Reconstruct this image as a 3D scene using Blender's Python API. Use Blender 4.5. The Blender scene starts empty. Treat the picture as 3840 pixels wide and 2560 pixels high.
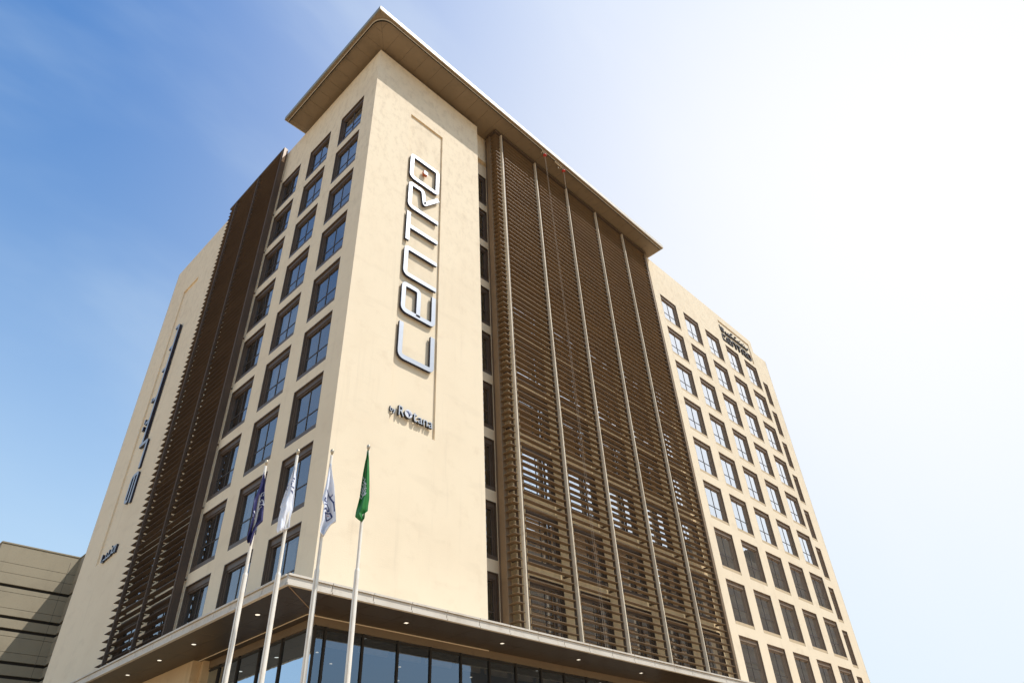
import bpy, bmesh, math, random
from mathutils import Vector, Matrix
random.seed(7)
scene = bpy.context.scene
COL = scene.collection
PI = math.pi

# ------------------------------------------------------------------ materials
def new_mat(name):
    m = bpy.data.materials.new(name); m.use_nodes = True
    nt = m.node_tree
    b = nt.nodes['Principled BSDF']
    return m, nt, b

def N(nt, t, **kw):
    n = nt.nodes.new(t)
    for k, v in kw.items(): setattr(n, k, v)
    return n

def noise(nt, scale, detail=4, rough=.55, stretch=None):
    tc = N(nt, 'ShaderNodeTexCoord'); n = N(nt, 'ShaderNodeTexNoise')
    n.inputs['Scale'].default_value = scale; n.inputs['Detail'].default_value = detail; n.inputs['Roughness'].default_value = rough
    if stretch:
        mp = N(nt, 'ShaderNodeMapping'); mp.inputs['Scale'].default_value = stretch
        nt.links.new(tc.outputs['Object'], mp.inputs['Vector']); nt.links.new(mp.outputs[0], n.inputs['Vector'])
    else: nt.links.new(tc.outputs['Object'], n.inputs['Vector'])
    return n

def mixc(nt, fac, a, b, mode='MIX'):
    m = N(nt, 'ShaderNodeMix', data_type='RGBA', blend_type=mode)
    for sock, v in ((m.inputs[0], fac), (m.inputs[6], a), (m.inputs[7], b)):
        if hasattr(v, 'is_linked'): nt.links.new(v, sock)
        elif isinstance(v, (int, float)): sock.default_value = v
        else: sock.default_value = (*v[:3], 1)
    return m.outputs[2]

def rmp(nt, src, a, b, lo=0., hi=1.):
    m = N(nt, 'ShaderNodeMapRange', interpolation_type='SMOOTHSTEP')
    nt.links.new(src, m.inputs['Value'])
    m.inputs['From Min'].default_value = a; m.inputs['From Max'].default_value = b
    m.inputs['To Min'].default_value = lo; m.inputs['To Max'].default_value = hi
    return m.outputs[0]

def stained(name, base, dark, rough=.8, scales=(.35, 2.2, 40), bump=.15, bscale=60, metal=0., streak=.25, amount=1.):
    """base colour broken up by broad patches, mottling, rain streaks and fine grain"""
    m, nt, b = new_mat(name)
    n1 = noise(nt, scales[0], 5, .6); n2 = noise(nt, scales[1], 6, .65); n3 = noise(nt, scales[2], 2)
    c = mixc(nt, rmp(nt, n1.outputs[0], .42, .75, 0, .45*amount), base, dark)
    c = mixc(nt, rmp(nt, n2.outputs[0], .52, .74, 0, .55*amount), c, dark)
    st = noise(nt, 2.5, 4, .6, (1, 1, .06))
    c = mixc(nt, rmp(nt, st.outputs[0], .55, .8, 0, streak), c, tuple(x*.62 for x in dark))
    c = mixc(nt, rmp(nt, n3.outputs[0], .3, .7, 0, .16), c, tuple(min(1, x*.8) for x in base))
    nt.links.new(c, b.inputs['Base Color'])
    b.inputs['Roughness'].default_value = rough; b.inputs['Metallic'].default_value = metal
    bn = noise(nt, bscale, 3); bp = N(nt, 'ShaderNodeBump'); bp.inputs['Strength'].default_value = bump; bp.inputs['Distance'].default_value = .02
    nt.links.new(bn.outputs[0], bp.inputs['Height']); nt.links.new(bp.outputs[0], b.inputs['Normal'])
    return m

M = {}
M['stucco'] = stained('stucco', (.81, .665, .46), (.68, .53, .35), .9, (.22, 1.1, 30), .25, 22, streak=.22, amount=.8)
def add_mottle(m, z0, z1, col, amt):
    nt = m.node_tree; b = nt.nodes['Principled BSDF']; src = b.inputs['Base Color'].links[0].from_socket
    tc = N(nt, 'ShaderNodeTexCoord'); sp = N(nt, 'ShaderNodeSeparateXYZ'); nt.links.new(tc.outputs['Object'], sp.inputs[0])
    zf = rmp(nt, sp.outputs['Z'], z0, z1, 0, 1)
    n1 = noise(nt, 2.6, 9, .75, (1, 1, .6)); f1 = rmp(nt, n1.outputs[0], .46, .66, 0, amt)
    mu = N(nt, 'ShaderNodeMath', operation='MULTIPLY'); nt.links.new(zf, mu.inputs[0]); nt.links.new(f1, mu.inputs[1])
    c = mixc(nt, mu.outputs[0], src, col)
    # lift lines left by the plasterers, one faint band per storey
    n2 = noise(nt, .5, 3, .5, (1, 1, 3)); c = mixc(nt, rmp(nt, n2.outputs[0], .55, .7, 0, .10), c, tuple(x*.8 for x in col))
    nt.links.new(c, b.inputs['Base Color'])
add_mottle(M['stucco'], 20, 36, (.60, .47, .31), .60)
M['stucco_golden'] = stained('stucco_behind_screen', (.74, .55, .30), (.44, .29, .14), .9, (.5, 1.6, 30), .25, 22, streak=.45)  # deeper golden stucco with stronger streaks, for the wall behind the screen
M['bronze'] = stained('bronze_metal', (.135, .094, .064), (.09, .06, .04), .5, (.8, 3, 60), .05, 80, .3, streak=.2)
M['bronze_lit'] = stained('bronze_sunlit', (.21, .145, .092), (.14, .095, .06), .6, (.8, 3, 60), .05, 80, 0, streak=.3)  # bronze copy with sunlight painted in, for the right-wing window frames
M['bar'] = stained('window_bar', (.06, .045, .034), (.045, .033, .025), .6, streak=0)
M['slat_shade'] = stained('slat_shade', (.095, .060, .036), (.065, .04, .025), .8, (.5, 2, 60), .06, 80, 0, streak=.0)  # slat colour darkened, shade painted in for the side screen
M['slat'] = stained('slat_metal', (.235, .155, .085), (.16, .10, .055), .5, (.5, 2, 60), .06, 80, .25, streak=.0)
M['post'] = stained('post_metal', (.72, .60, .43), (.42, .31, .19), .75, (.4, 2, 60), .05, 60, 0, streak=.3)
M['tan'] = stained('tan_metal', (.42, .26, .13), (.3, .18, .09), .5, streak=.2)
M['sill'] = stained('tan_sill', (.56, .42, .25), (.38, .27, .15), .85, (.8, 4, 60), .1, 60, streak=.3)  # lighter tan for the right-wing sills and the lobby pelmets
M['soffit'] = stained('soffit_panel', (.26, .19, .118), (.18, .13, .078), .55, (.3, 1.2, 50), .03, 50, .1, streak=0)
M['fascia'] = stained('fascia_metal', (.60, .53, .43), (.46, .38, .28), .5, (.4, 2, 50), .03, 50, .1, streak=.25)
M['fascia_shaded'] = stained('fascia_shaded', (.26, .25, .19), (.2, .19, .14), .5, streak=.2)  # roof edge metal with the shade of the side put into its colour
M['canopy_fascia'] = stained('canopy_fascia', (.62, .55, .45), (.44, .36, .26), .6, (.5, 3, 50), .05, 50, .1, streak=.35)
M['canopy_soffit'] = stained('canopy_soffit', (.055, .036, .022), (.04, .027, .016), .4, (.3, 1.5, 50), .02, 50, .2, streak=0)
M['head_band'] = stained('head_band', (.22, .155, .09), (.15, .10, .06), .5, (.5, 2, 50), .03, 50, .1, streak=.1)
M['pier_stone'] = stained('pier_stone', (.66, .47, .26), (.50, .34, .18), .7, (.5, 2, 50), .08, 30, streak=.25)
M['granite'] = stained('granite', (.32, .265, .175), (.21, .17, .11), .85, (.5, 9, 70), .5, 30, streak=.2)
M['groove'] = stained('dark_groove', (.03, .025, .02), (.02, .016, .012), .9, streak=0)
M['dark'] = stained('dark_interior', (.030, .026, .022), (.02, .017, .014), .9, streak=0)
M['navy'] = stained('navy_return', (.012, .013, .032), (.035, .02, .015), .35, (2, 6, 60), .03, 60, .2, streak=.15)
M['signface'] = stained('silver_face', (.39, .40, .42), (.33, .34, .37), .45, (1, 4, 60), .02, 60, .3, streak=.12)
M['black_letter'] = stained('black_letter', (.022, .02, .02), (.04, .033, .027), .4, streak=0)
M['grey_letter'] = stained('grey_letter', (.10, .09, .085), (.07, .06, .05), .4, streak=0)
M['orange'] = stained('orange_return', (.50, .11, .02), (.38, .09, .02), .5, streak=0)
M['pole'] = stained('pole_paint', (.82, .75, .63), (.66, .56, .43), .35, (1, 4, 60), .02, 60, streak=.3)
M['brass'] = stained('brass_ball', (.55, .45, .32), (.3, .22, .13), .3, metal=.5, streak=0)
M['red'] = stained('red_pulley', (.62, .035, .025), (.45, .03, .02), .45, streak=0)
M['rope'] = stained('rope', (.42, .33, .24), (.32, .24, .17), .9, streak=0)
M['steel'] = stained('steel', (.45, .40, .34), (.3, .25, .2), .4, metal=.6, streak=0)
M['curtain'] = stained('curtain', (.62, .62, .60), (.5, .5, .48), .9, (1, 3, 50), .1, 20, streak=.2)
M['curtain_teal'] = stained('curtain_teal', (.16, .23, .20), (.22, .27, .2), .9, (1, 5, 50), .1, 20, streak=.5)
M['paving'] = stained('paving', (.50, .35, .20), (.40, .28, .15), .85, (.2, 1.5, 40), .2, 20, streak=0)
M['asphalt'] = stained('asphalt', (.055, .052, .05), (.04, .038, .036), .9, (.2, 2, 60), .4, 60, streak=0)
M['sand'] = stained('sand', (.52, .35, .19), (.42, .28, .14), .95, (.02, .3, 8), .3, 5, streak=0)
M['paint'] = stained('road_paint', (.75, .75, .72), (.55, .55, .52), .8, streak=0)
M['tower_dark'] = stained('dark_cladding', (.17, .13, .085), (.11, .08, .05), .6, (.05, .3, 10), .1, 10, streak=.2)

def glass_mat(name, base_fac, dust, tint=(.88, .93, 1.0), through=(.62, .64, .64)):
    m, nt, b = new_mat(name)
    nt.nodes.remove(b)
    out = nt.nodes['Material Output']
    gl = N(nt, 'ShaderNodeBsdfGlossy'); gl.inputs['Roughness'].default_value = .015; gl.inputs['Color'].default_value = (*tint, 1)
    wn = noise(nt, 1.3, 2); bp = N(nt, 'ShaderNodeBump'); bp.inputs['Strength'].default_value = .035; bp.inputs['Distance'].default_value = .05
    nt.links.new(wn.outputs[0], bp.inputs['Height']); nt.links.new(bp.outputs[0], gl.inputs['Normal'])
    tr = N(nt, 'ShaderNodeBsdfTransparent'); tr.inputs['Color'].default_value = (*through, 1)
    fr = N(nt, 'ShaderNodeFresnel'); fr.inputs['IOR'].default_value = 1.5
    ad = N(nt, 'ShaderNodeMath', operation='MULTIPLY_ADD'); nt.links.new(fr.outputs[0], ad.inputs[0]); ad.inputs[1].default_value = 1.6; ad.inputs[2].default_value = base_fac; ad.use_clamp = True
    mx = N(nt, 'ShaderNodeMixShader'); nt.links.new(ad.outputs[0], mx.inputs[0]); nt.links.new(tr.outputs[0], mx.inputs[1]); nt.links.new(gl.outputs[0], mx.inputs[2])
    df = N(nt, 'ShaderNodeBsdfDiffuse'); df.inputs['Color'].default_value = (.36, .32, .25, 1)
    dn = noise(nt, 1.6, 6, .7, (1, 1, .35)); mx2 = N(nt, 'ShaderNodeMixShader')
    nt.links.new(rmp(nt, dn.outputs[0], .35, .8, dust*.25, dust), mx2.inputs[0])
    nt.links.new(mx.outputs[0], mx2.inputs[1]); nt.links.new(df.outputs[0], mx2.inputs[2])
    nt.links.new(mx2.outputs[0], out.inputs['Surface'])
    return m
M['glass_shade'] = glass_mat('glass_shaded', .27, .09, (.58, .58, .61))  # pane copy for the shaded side, its reflection dimmed through the tint
M['glass_sun'] = glass_mat('glass_sunlit', .70, .12, (1.0, .98, .95))  # pane copy for the sunny front, brightness put into a stronger mirror
M['glass_lobby'] = glass_mat('glass_lobby', .22, .03, (.52, .62, .74), (.5, .5, .48))

def emit(name, col, s):
    m, nt, b = new_mat(name)
    b.inputs['Base Color'].default_value = (*col, 1); b.inputs['Emission Color'].default_value = (*col, 1); b.inputs['Emission Strength'].default_value = s
    return m
M['lamp'] = emit('lamp_lens', (1., .93, .78), 1.0)

def cloth_mat(name, col):
    m, nt, b = new_mat(name)
    n = noise(nt, 6, 3)
    c = mixc(nt, rmp(nt, n.outputs[0], .3, .7, 0, .3), col, tuple(x*.75 for x in col))
    nt.links.new(c, b.inputs['Base Color']); b.inputs['Roughness'].default_value = .6
    w = N(nt, 'ShaderNodeTexWave'); w.inputs['Scale'].default_value = 160
    tc = N(nt, 'ShaderNodeTexCoord'); nt.links.new(tc.outputs['Object'], w.inputs['Vector'])
    bp = N(nt, 'ShaderNodeBump'); bp.inputs['Strength'].default_value = .05; nt.links.new(w.outputs[1], bp.inputs['Height']); nt.links.new(bp.outputs[0], b.inputs['Normal'])
    out = nt.nodes['Material Output']; tl = N(nt, 'ShaderNodeBsdfTranslucent'); nt.links.new(c, tl.inputs['Color'])
    mx = N(nt, 'ShaderNodeMixShader'); mx.inputs[0].default_value = .25
    nt.links.new(b.outputs[0], mx.inputs[1]); nt.links.new(tl.outputs[0], mx.inputs[2]); nt.links.new(mx.outputs[0], out.inputs['Surface'])
    return m
M['cloth_navy'] = cloth_mat('cloth_navy', (.035, .032, .13))
M['cloth_white'] = cloth_mat('cloth_white', (.92, .92, .95))
M['cloth_green'] = cloth_mat('cloth_green', (.02, .22, .035))
M['print_white'] = cloth_mat('print_white', (.85, .85, .88))
M['print_navy'] = cloth_mat('print_navy', (.03, .05, .18))
M['print_red'] = cloth_mat('print_red', (.6, .05, .03))

# ------------------------------------------------------------------ mesh helpers
class MB:
    def __init__(s): s.v = []; s.f = []; s.mi = []; s.mats = []
    def mat(s, m):
        if m not in s.mats: s.mats.append(m)
        return s.mats.index(m)
    def add(s, vs, fs, m):
        o = len(s.v); i = s.mat(m)
        s.v += [tuple(v) for v in vs]
        for f in fs: s.f.append([o+k for k in f]); s.mi.append(i)
    def box(s, x0, x1, y0, y1, z0, z1, m):
        vs = [(x, y, z) for x in (x0, x1) for y in (y0, y1) for z in (z0, z1)]
        s.add(vs, [(0, 1, 3, 2), (4, 6, 7, 5), (0, 4, 5, 1), (2, 3, 7, 6), (0, 2, 6, 4), (1, 5, 7, 3)], m)
    def prism(s, pts, z0, z1, m, axis='z'):
        """pts a polygon in the plane normal to axis"""
        n = len(pts)
        def P(a, b, c):
            return {'z': (a, b, c), 'y': (a, c, b), 'x': (c, a, b)}[axis]
        vs = [P(a, b, z0) for a, b in pts] + [P(a, b, z1) for a, b in pts]
        s.add(vs, [list(range(n))[::-1], list(range(n, 2*n))] + [(i, (i+1) % n, n+(i+1) % n, n+i) for i in range(n)], m)
    def tube(s, path, r, m, seg=10, rs=None):
        path = [Vector(p) for p in path]; rings = []
        for i, p in enumerate(path):
            d = (path[min(i+1, len(path)-1)] - path[max(i-1, 0)]).normalized()
            up = Vector((0, 0, 1)) if abs(d.z) < .9 else Vector((1, 0, 0))
            a = d.cross(up).normalized(); b = d.cross(a)
            rr = rs[i] if rs else r
            rings.append([p + a*math.cos(2*PI*k/seg)*rr + b*math.sin(2*PI*k/seg)*rr for k in range(seg)])
        vs = [v for R_ in rings for v in R_]; fs = []
        for i in range(len(rings)-1):
            for k in range(seg): fs.append((i*seg+k, i*seg+(k+1) % seg, (i+1)*seg+(k+1) % seg, (i+1)*seg+k))
        fs.append(list(range(seg))[::-1]); fs.append([len(vs)-seg+k for k in range(seg)])
        s.add(vs, fs, m)
    def lathe(s, prof, c, m, seg=20):
        vs = []; fs = []
        for r, z in prof:
            for k in range(seg): vs.append((c[0]+r*math.cos(2*PI*k/seg), c[1]+r*math.sin(2*PI*k/seg), c[2]+z))
        for i in range(len(prof)-1):
            for k in range(seg): fs.append((i*seg+k, i*seg+(k+1) % seg, (i+1)*seg+(k+1) % seg, (i+1)*seg+k))
        fs.append(list(range(seg))[::-1]); fs.append([len(vs)-seg+k for k in range(seg)])
        s.add(vs, fs, m)
    def build(s, name, parent=None, smooth=False, bevel=0, loc=None):
        me = bpy.data.meshes.new(name); me.from_pydata(s.v, [], s.f); me.update()
        for m in s.mats: me.materials.append(m)
        for p, i in zip(me.polygons, s.mi): p.material_index = i
        bm = bmesh.new(); bm.from_mesh(me); bmesh.ops.recalc_face_normals(bm, faces=bm.faces); bm.to_mesh(me); bm.free()
        if smooth:
            for p in me.polygons: p.use_smooth = True
        o = bpy.data.objects.new(name, me); COL.objects.link(o)
        if parent: o.parent = parent
        if loc: o.location = loc
        if bevel:
            b = o.modifiers.new('bevel', 'BEVEL'); b.width = bevel; b.segments = 2; b.limit_method = 'ANGLE'
        if smooth:
            for e in me.edges: pass
        return o

def thing(name, label, cat, loc=(0, 0, 0), rz=0, group=None):
    o = bpy.data.objects.new(name, None); COL.objects.link(o); o.location = loc; o.rotation_euler = (0, 0, rz); o.empty_display_size = .3
    return tag(o, label, cat, group)
def tag(o, label, cat, group=None):
    o['label'] = label; o['category'] = cat
    if group: o['group'] = group
    return o

# ------------------------------------------------------------------ camera
cam = bpy.data.cameras.new('camera'); co = bpy.data.objects.new('camera', cam); COL.objects.link(co); scene.camera = co
yaw, pitch, roll = math.radians(47.3217), math.radians(37.263), math.radians(-3.1938)
fwd = Vector((math.sin(yaw)*math.cos(pitch), math.cos(yaw)*math.cos(pitch), math.sin(pitch)))
rt = Vector((math.cos(yaw), -math.sin(yaw), 0)); up = rt.cross(fwd)
r2 = math.cos(roll)*rt + math.sin(roll)*up; u2 = -math.sin(roll)*rt + math.cos(roll)*up
co.matrix_world = Matrix(((r2.x, u2.x, -fwd.x, -11.836), (r2.y, u2.y, -fwd.y, -20.4217), (r2.z, u2.z, -fwd.z, 1.6), (0, 0, 0, 1)))
cam.sensor_width = 36; cam.lens = 2590.53/3840*36; cam.clip_end = 5000; cam.clip_start = .1

# ------------------------------------------------------------------ light and sky
SUN = Vector((.685, -1, 1.85)).normalized()
elev = math.asin(SUN.z); az = math.atan2(SUN.x, SUN.y)
sl = bpy.data.lights.new('sun', 'SUN'); so = bpy.data.objects.new('sun', sl); COL.objects.link(so)
sl.energy = 4.4; sl.angle = math.radians(.5); sl.color = (1, .975, .95)
so.rotation_euler = (-SUN).to_track_quat('-Z', 'Y').to_euler()
w = bpy.data.worlds.new('World'); scene.world = w; w.use_nodes = True
nt = w.node_tree; bg = nt.nodes['Background']; bg.inputs['Strength'].default_value = .1
sky = N(nt, 'ShaderNodeTexSky', sky_type='NISHITA'); sky.sun_disc = False
sky.sun_elevation = elev; sky.sun_rotation = az; sky.air_density = 1.0; sky.dust_density = 1.2; sky.ozone_density = 1.6; sky.altitude = 0
tc = N(nt, 'ShaderNodeTexCoord')
def dirfac(d, a, b):
    d = Vector(d).normalized()
    dp = N(nt, 'ShaderNodeVectorMath', operation='DOT_PRODUCT'); dp.inputs[1].default_value = d
    nrm = N(nt, 'ShaderNodeVectorMath', operation='NORMALIZE'); nt.links.new(tc.outputs['Generated'], nrm.inputs[0]); nt.links.new(nrm.outputs[0], dp.inputs[0])
    ac = N(nt, 'ShaderNodeMath', operation='ARCCOSINE'); nt.links.new(dp.outputs['Value'], ac.inputs[0])
    m = N(nt, 'ShaderNodeMapRange', interpolation_type='SMOOTHSTEP'); nt.links.new(ac.outputs[0], m.inputs[0])
    m.inputs[1].default_value = math.radians(a); m.inputs[2].default_value = math.radians(b); m.inputs[3].default_value = 1; m.inputs[4].default_value = 0
    return m.outputs[0]
g = N(nt, 'ShaderNodeMix', data_type='RGBA', blend_type='MULTIPLY'); g.inputs[0].default_value = 1
nt.links.new(sky.outputs[0], g.inputs[6]); g.inputs[7].default_value = (.80, 1.70, 2.45, 1)
# thin high cloud, stretched
mp = N(nt, 'ShaderNodeMapping'); mp.inputs['Rotation'].default_value = (.3, .5, .9); mp.inputs['Scale'].default_value = (1.2, 4.5, 1.8)
nt.links.new(tc.outputs['Generated'], mp.inputs['Vector'])
cn = N(nt, 'ShaderNodeTexNoise'); cn.inputs['Scale'].default_value = 1.7; cn.inputs['Detail'].default_value = 5; cn.inputs['Roughness'].default_value = .5
nt.links.new(mp.outputs[0], cn.inputs['Vector'])
cl = rmp(nt, cn.outputs[0], .38, .80, 0, .34)
sx = N(nt, 'ShaderNodeSeparateXYZ'); nt.links.new(tc.outputs['Generated'], sx.inputs[0])
c0 = mixc(nt, rmp(nt, sx.outputs['Z'], -.05, .92, 1.0, 0), g.outputs[2], (6.2, 7.95, 8.9))
c1 = mixc(nt, cl, c0, (6.6, 8.1, 9.4))
c2 = mixc(nt, dirfac((.75, -.02, .62), 4, 68), c1, (10.1, 10.2, 10.5))
nt.links.new(c2, bg.inputs['Color'])
scene.view_settings.view_transform = 'Standard'; scene.view_settings.look = 'None'; scene.view_settings.exposure = 0

# ------------------------------------------------------------------ ground
def struct(o): o['kind'] = 'structure'; return o
m = MB(); m.box(-1500, 1500, -1500, 1500, -.5, -.02, M['sand']); struct(m.build('ground'))
m = MB(); m.box(-60, 120, -26, 60, -.4, 0, M['paving']); struct(m.build('pavement'))
m = MB(); m.box(-400, 400, -48, -27, -.4, -.012, M['asphalt']); struct(m.build('road'))
m = MB(); m.box(-400, 400, -27, -26.7, -.4, .12, M['canopy_fascia']); struct(m.build('kerb'))
m = MB()
for i in range(-40, 40): m.box(i*9, i*9+4, -37.6, -37.4, -.01, -.006, M['paint'])
struct(m.build('road_markings'))

# ------------------------------------------------------------------ hotel
H0 = 38.24; FL = 3.3
ZT = 41.642
hotel = thing('hotel_building', 'tall cream hotel tower with brown louvre screens, flat overhanging roof and entrance canopy', 'building')

def holed(mb, axis, plane, a0, a1, z0, z1, holes, mat):
    """wall sheet in plane axis=plane with rectangular holes (a0,a1,z0,z1)"""
    A = sorted({a0, a1, *[max(a0, min(a1, h[i])) for h in holes for i in (0, 1)]})
    Z = sorted({z0, z1, *[max(z0, min(z1, h[i])) for h in holes for i in (2, 3)]})
    idx = {}; vs = []; fs = []
    def vid(a, z):
        if (a, z) not in idx:
            idx[(a, z)] = len(vs); vs.append((plane, a, z) if axis == 'x' else (a, plane, z))
        return idx[(a, z)]
    for i in range(len(A)-1):
        for j in range(len(Z)-1):
            ca, cz = (A[i]+A[i+1])/2, (Z[j]+Z[j+1])/2
            if any(h[0] < ca < h[1] and h[2] < cz < h[3] for h in holes): continue
            fs.append((vid(A[i], Z[j]), vid(A[i+1], Z[j]), vid(A[i+1], Z[j+1]), vid(A[i], Z[j+1])))
    mb.add(vs, fs, mat)

WH, WW = 2.74, 2.30
rows = list(range(9))
ztop = [H0 - FL*r for r in rows]
left_y = [1.227, 4.64, 8.05]           # near edges of the window columns in the side wall
left_hid = [11.50, 14.92]              # columns behind the side louvre screen
right_x = [27.937, 31.340, 34.744, 38.150, 41.520]
x6 = 45.03
mid_x = [10.69, 14.17, 17.62, 21.05, 24.37]
rec_x = 8.27; rec_w = 1.25

wall = MB()
# side wall, plane x = 0
hl = [(a, a+WW, z-WH, z) for a in left_y+left_hid for z in ztop]
hl.append((22.0, 24.42, 16.62, 37.85))         # sign panel, set back
holed(wall, 'x', 0, 0, 27.3, 8.3, ZT, hl, M['stucco'])
wall.box(0, 27.3, 27.28, 27.3, 0, ZT, M['stucco'])
# front of the tower, plane y = 0
holed(wall, 'y', 0, 0, 8.01, 8.3, ZT, [(2.575, 5.03, 16.44, 37.64)], M['stucco'])
# corner return and recessed strip
wall.add([(8.01, 0, 8.3), (8.01, .84, 8.3), (8.01, .84, ZT), (8.01, 0, ZT)], [(0, 1, 2, 3)], M['stucco'])
holed(wall, 'y', .84, 8.01, 9.95, 8.3, 42.0, [(rec_x, rec_x+rec_w, z-WH, z) for z in ztop], M['stucco'])
wall.box(8.012, 9.93, .60, .838, 39.5, 41.98, M['stucco'])
# wall behind the front screen
wall.add([(9.95, .1, 8.3), (9.95, .84, 8.3), (9.95, .84, 42), (9.95, .1, 42)], [(0, 1, 2, 3)], M['stucco_golden'])
holed(wall, 'y', .1, 9.95, 27.05, 8.3, 42.0, [(a, a+WW, z-WH, z) for a in mid_x for z in ztop], M['stucco_golden'])
wall.add([(27.05, .1, 8.3), (27.05, -.38, 8.3), (27.05, -.38, 41.76), (27.05, .1, 41.76)], [(0, 1, 2, 3)], M['stucco'])
# right wing
holed(wall, 'y', -.38, 27.05, 44.41, 0, 41.76, [(a, a+2.31, z-2.69, z) for a in right_x for z in ztop] + [(38.02, 43.72, 38.62, 41.02)], M['stucco'])
wall.add([(44.41, -.38, 0), (44.41, .31, 0), (44.41, .31, 41.76), (44.41, -.38, 41.76)], [(0, 1, 2, 3)], M['stucco'])
holed(wall, 'y', .31, 44.41, 48.82, 0, 41.76, [(x6, x6+2.31, z-2.69, z) for z in ztop], M['stucco'])
wall.box(48.80, 48.82, .31, 22, 0, 41.76, M['stucco'])
# flat tops
wall.add([(0, 0, ZT), (8.01, 0, ZT), (8.01, 27.3, ZT), (0, 27.3, ZT)], [(0, 1, 2, 3)], M['stucco'])
wall.add([(27.05, -.38, 41.76), (44.41, -.38, 41.76), (44.41, 22, 41.76), (27.05, 22, 41.76)], [(0, 1, 2, 3)], M['stucco'])
wall.add([(44.41, .31, 41.76), (48.82, .31, 41.76), (48.82, 22, 41.76), (44.41, 22, 41.76)], [(0, 1, 2, 3)], M['stucco'])
wall.box(8.05, 27.0, 21.9, 22, 0, ZT, M['stucco'])
# sign panels: recessed backs with reveals
def panel_back(mb, axis, plane, a0, a1, z0, z1, d):
    P = (lambda a, k, z: (plane+k, a, z)) if axis == 'x' else (lambda a, k, z: (a, plane+k, z))
    mb.add([P(a0, d, z0), P(a1, d, z0), P(a1, d, z1), P(a0, d, z1)], [(0, 1, 2, 3)], M['stucco'])
    for (p, q, r, s) in ((a0, z0, a1, z0), (a0, z1, a1, z1), (a0, z0, a0, z1), (a1, z0, a1, z1)):
        mb.add([P(p, 0, q), P(r, 0, s), P(r, d, s), P(p, d, q)], [(0, 1, 2, 3)], M['stucco'])
panel_back(wall, 'y', 0, 2.575, 5.03, 16.44, 37.64, .10)
panel_back(wall, 'x', 0, 22.0, 24.42, 16.62, 37.85, .10)
panel_back(wall, 'y', -.38, 38.02, 43.72, 38.62, 41.02, .08)
wall.build('wall', hotel)

# dark interior behind all windows
core = MB()
core.box(.75, 7.9, 8.4, 27.0, .02, 41.3, M['dark']); core.box(.75, 26.9, 1.35, 21.5, 8.45, 41.3, M['dark'])
core.box(27.2, 44.3, .5, 21.5, .02, 41.3, M['dark']); core.box(44.5, 48.6, 1.1, 21.5, .02, 41.3, M['dark'])
core.box(10.1, 26.9, .75, 1.34, 8.45, 41.3, M['dark'])
core.build('interior_core', hotel)

# ---- windows: local x across, y inward, z down from the top edge
def window_meshes(w_, h_, glass, sillm, bars=True, curt=None):
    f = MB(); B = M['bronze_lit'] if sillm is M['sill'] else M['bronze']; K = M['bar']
    f.box(0, w_, .004, .34, -.03, -.001, B); f.box(0, .03, .004, .34, -h_+.001, -.03, B); f.box(w_-.03, w_, .004, .34, -h_+.001, -.03, B); f.box(.03, w_-.03, .06, .34, -h_+.001, -h_+.03, B)
    f.box(.03, w_-.03, .09, .13, -.27, -.03, B)
    f.box(.03, .12, .10, .30, -h_+.03, -.03, B); f.box(w_-.12, w_-.03, .10, .30, -h_+.03, -.03, B); f.box(.12, w_-.12, .13, .30, -.34, -.03, B)
    f.box(.12, .19, .15, .30, -h_+.2, -.34, B); f.box(w_-.19, w_-.12, .15, .30, -h_+.2, -.34, B)
    f.box(.12, w_-.12, .13, .30, -h_+.03, -h_+.22, B)
    if bars:
        c = w_/2
        f.box(c-.024, c+.024, .175, .24, -h_+.22, -.34, K)
        f.box(.19, c-.024, .178, .24, -1.655, -1.61, K); f.box(c+.024, w_-.19, .178, .24, -1.655, -1.61, K)
    else:
        f.box(.19, w_-.19, .165, .24, -1.655, -1.61, B)
    s = MB(); s.box(.032, w_-.032, .008, .098, -h_+.002, -h_+.20, sillm)
    p = MB(); p.add([(.15, .195, -h_+.2), (w_-.15, .195, -h_+.2), (w_-.15, .195, -.33), (.15, .195, -.33)], [(0, 1, 2, 3)], glass)
    return f, s, p
def curtain_mb(x0, x1, z0, z1, mat):
    c = MB(); n = max(6, int((x1-x0)/.05)); vs = []; fs = []
    for i in range(n+1):
        x = x0+(x1-x0)*i/n; y = .40+.025*math.sin(i*1.9)+.012*math.sin(i*.7)
        vs += [(x, y, z0), (x, y, z1)]
    for i in range(n): fs.append((2*i, 2*i+2, 2*i+3, 2*i+1))
    c.add(vs, fs, mat); return c

protos = {}
def place_window(kind, loc, rz, curtain=None, label=None):
    w_, h_, gm, sm, bars = kind
    if kind not in protos:
        f, s, p = window_meshes(w_, h_, M[gm], M[sm], bars)
        fo = f.build('window', hotel); so_ = s.build('sill', fo); po = p.build('pane', fo)
        protos[kind] = (fo.data, so_.data, po.data)
    else:
        fd, sd, pd = protos[kind]
        fo = bpy.data.objects.new('window', fd); COL.objects.link(fo); fo.parent = hotel
        for nm, d in (('sill', sd), ('pane', pd)):
            o = bpy.data.objects.new(nm, d); COL.objects.link(o); o.parent = fo
    fo.location = loc; fo.rotation_euler = (0, 0, rz)
    if curtain:
        x0, x1, mt = curtain
        key = ('c', h_, x0, x1, mt)
        if key not in protos:
            o = curtain_mb(x0, x1, -h_+.25, -.35, M[mt]).build('curtain', fo); protos[key] = o.data
        else:
            o = bpy.data.objects.new('curtain', protos[key]); COL.objects.link(o); o.parent = fo
    return fo

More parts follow.
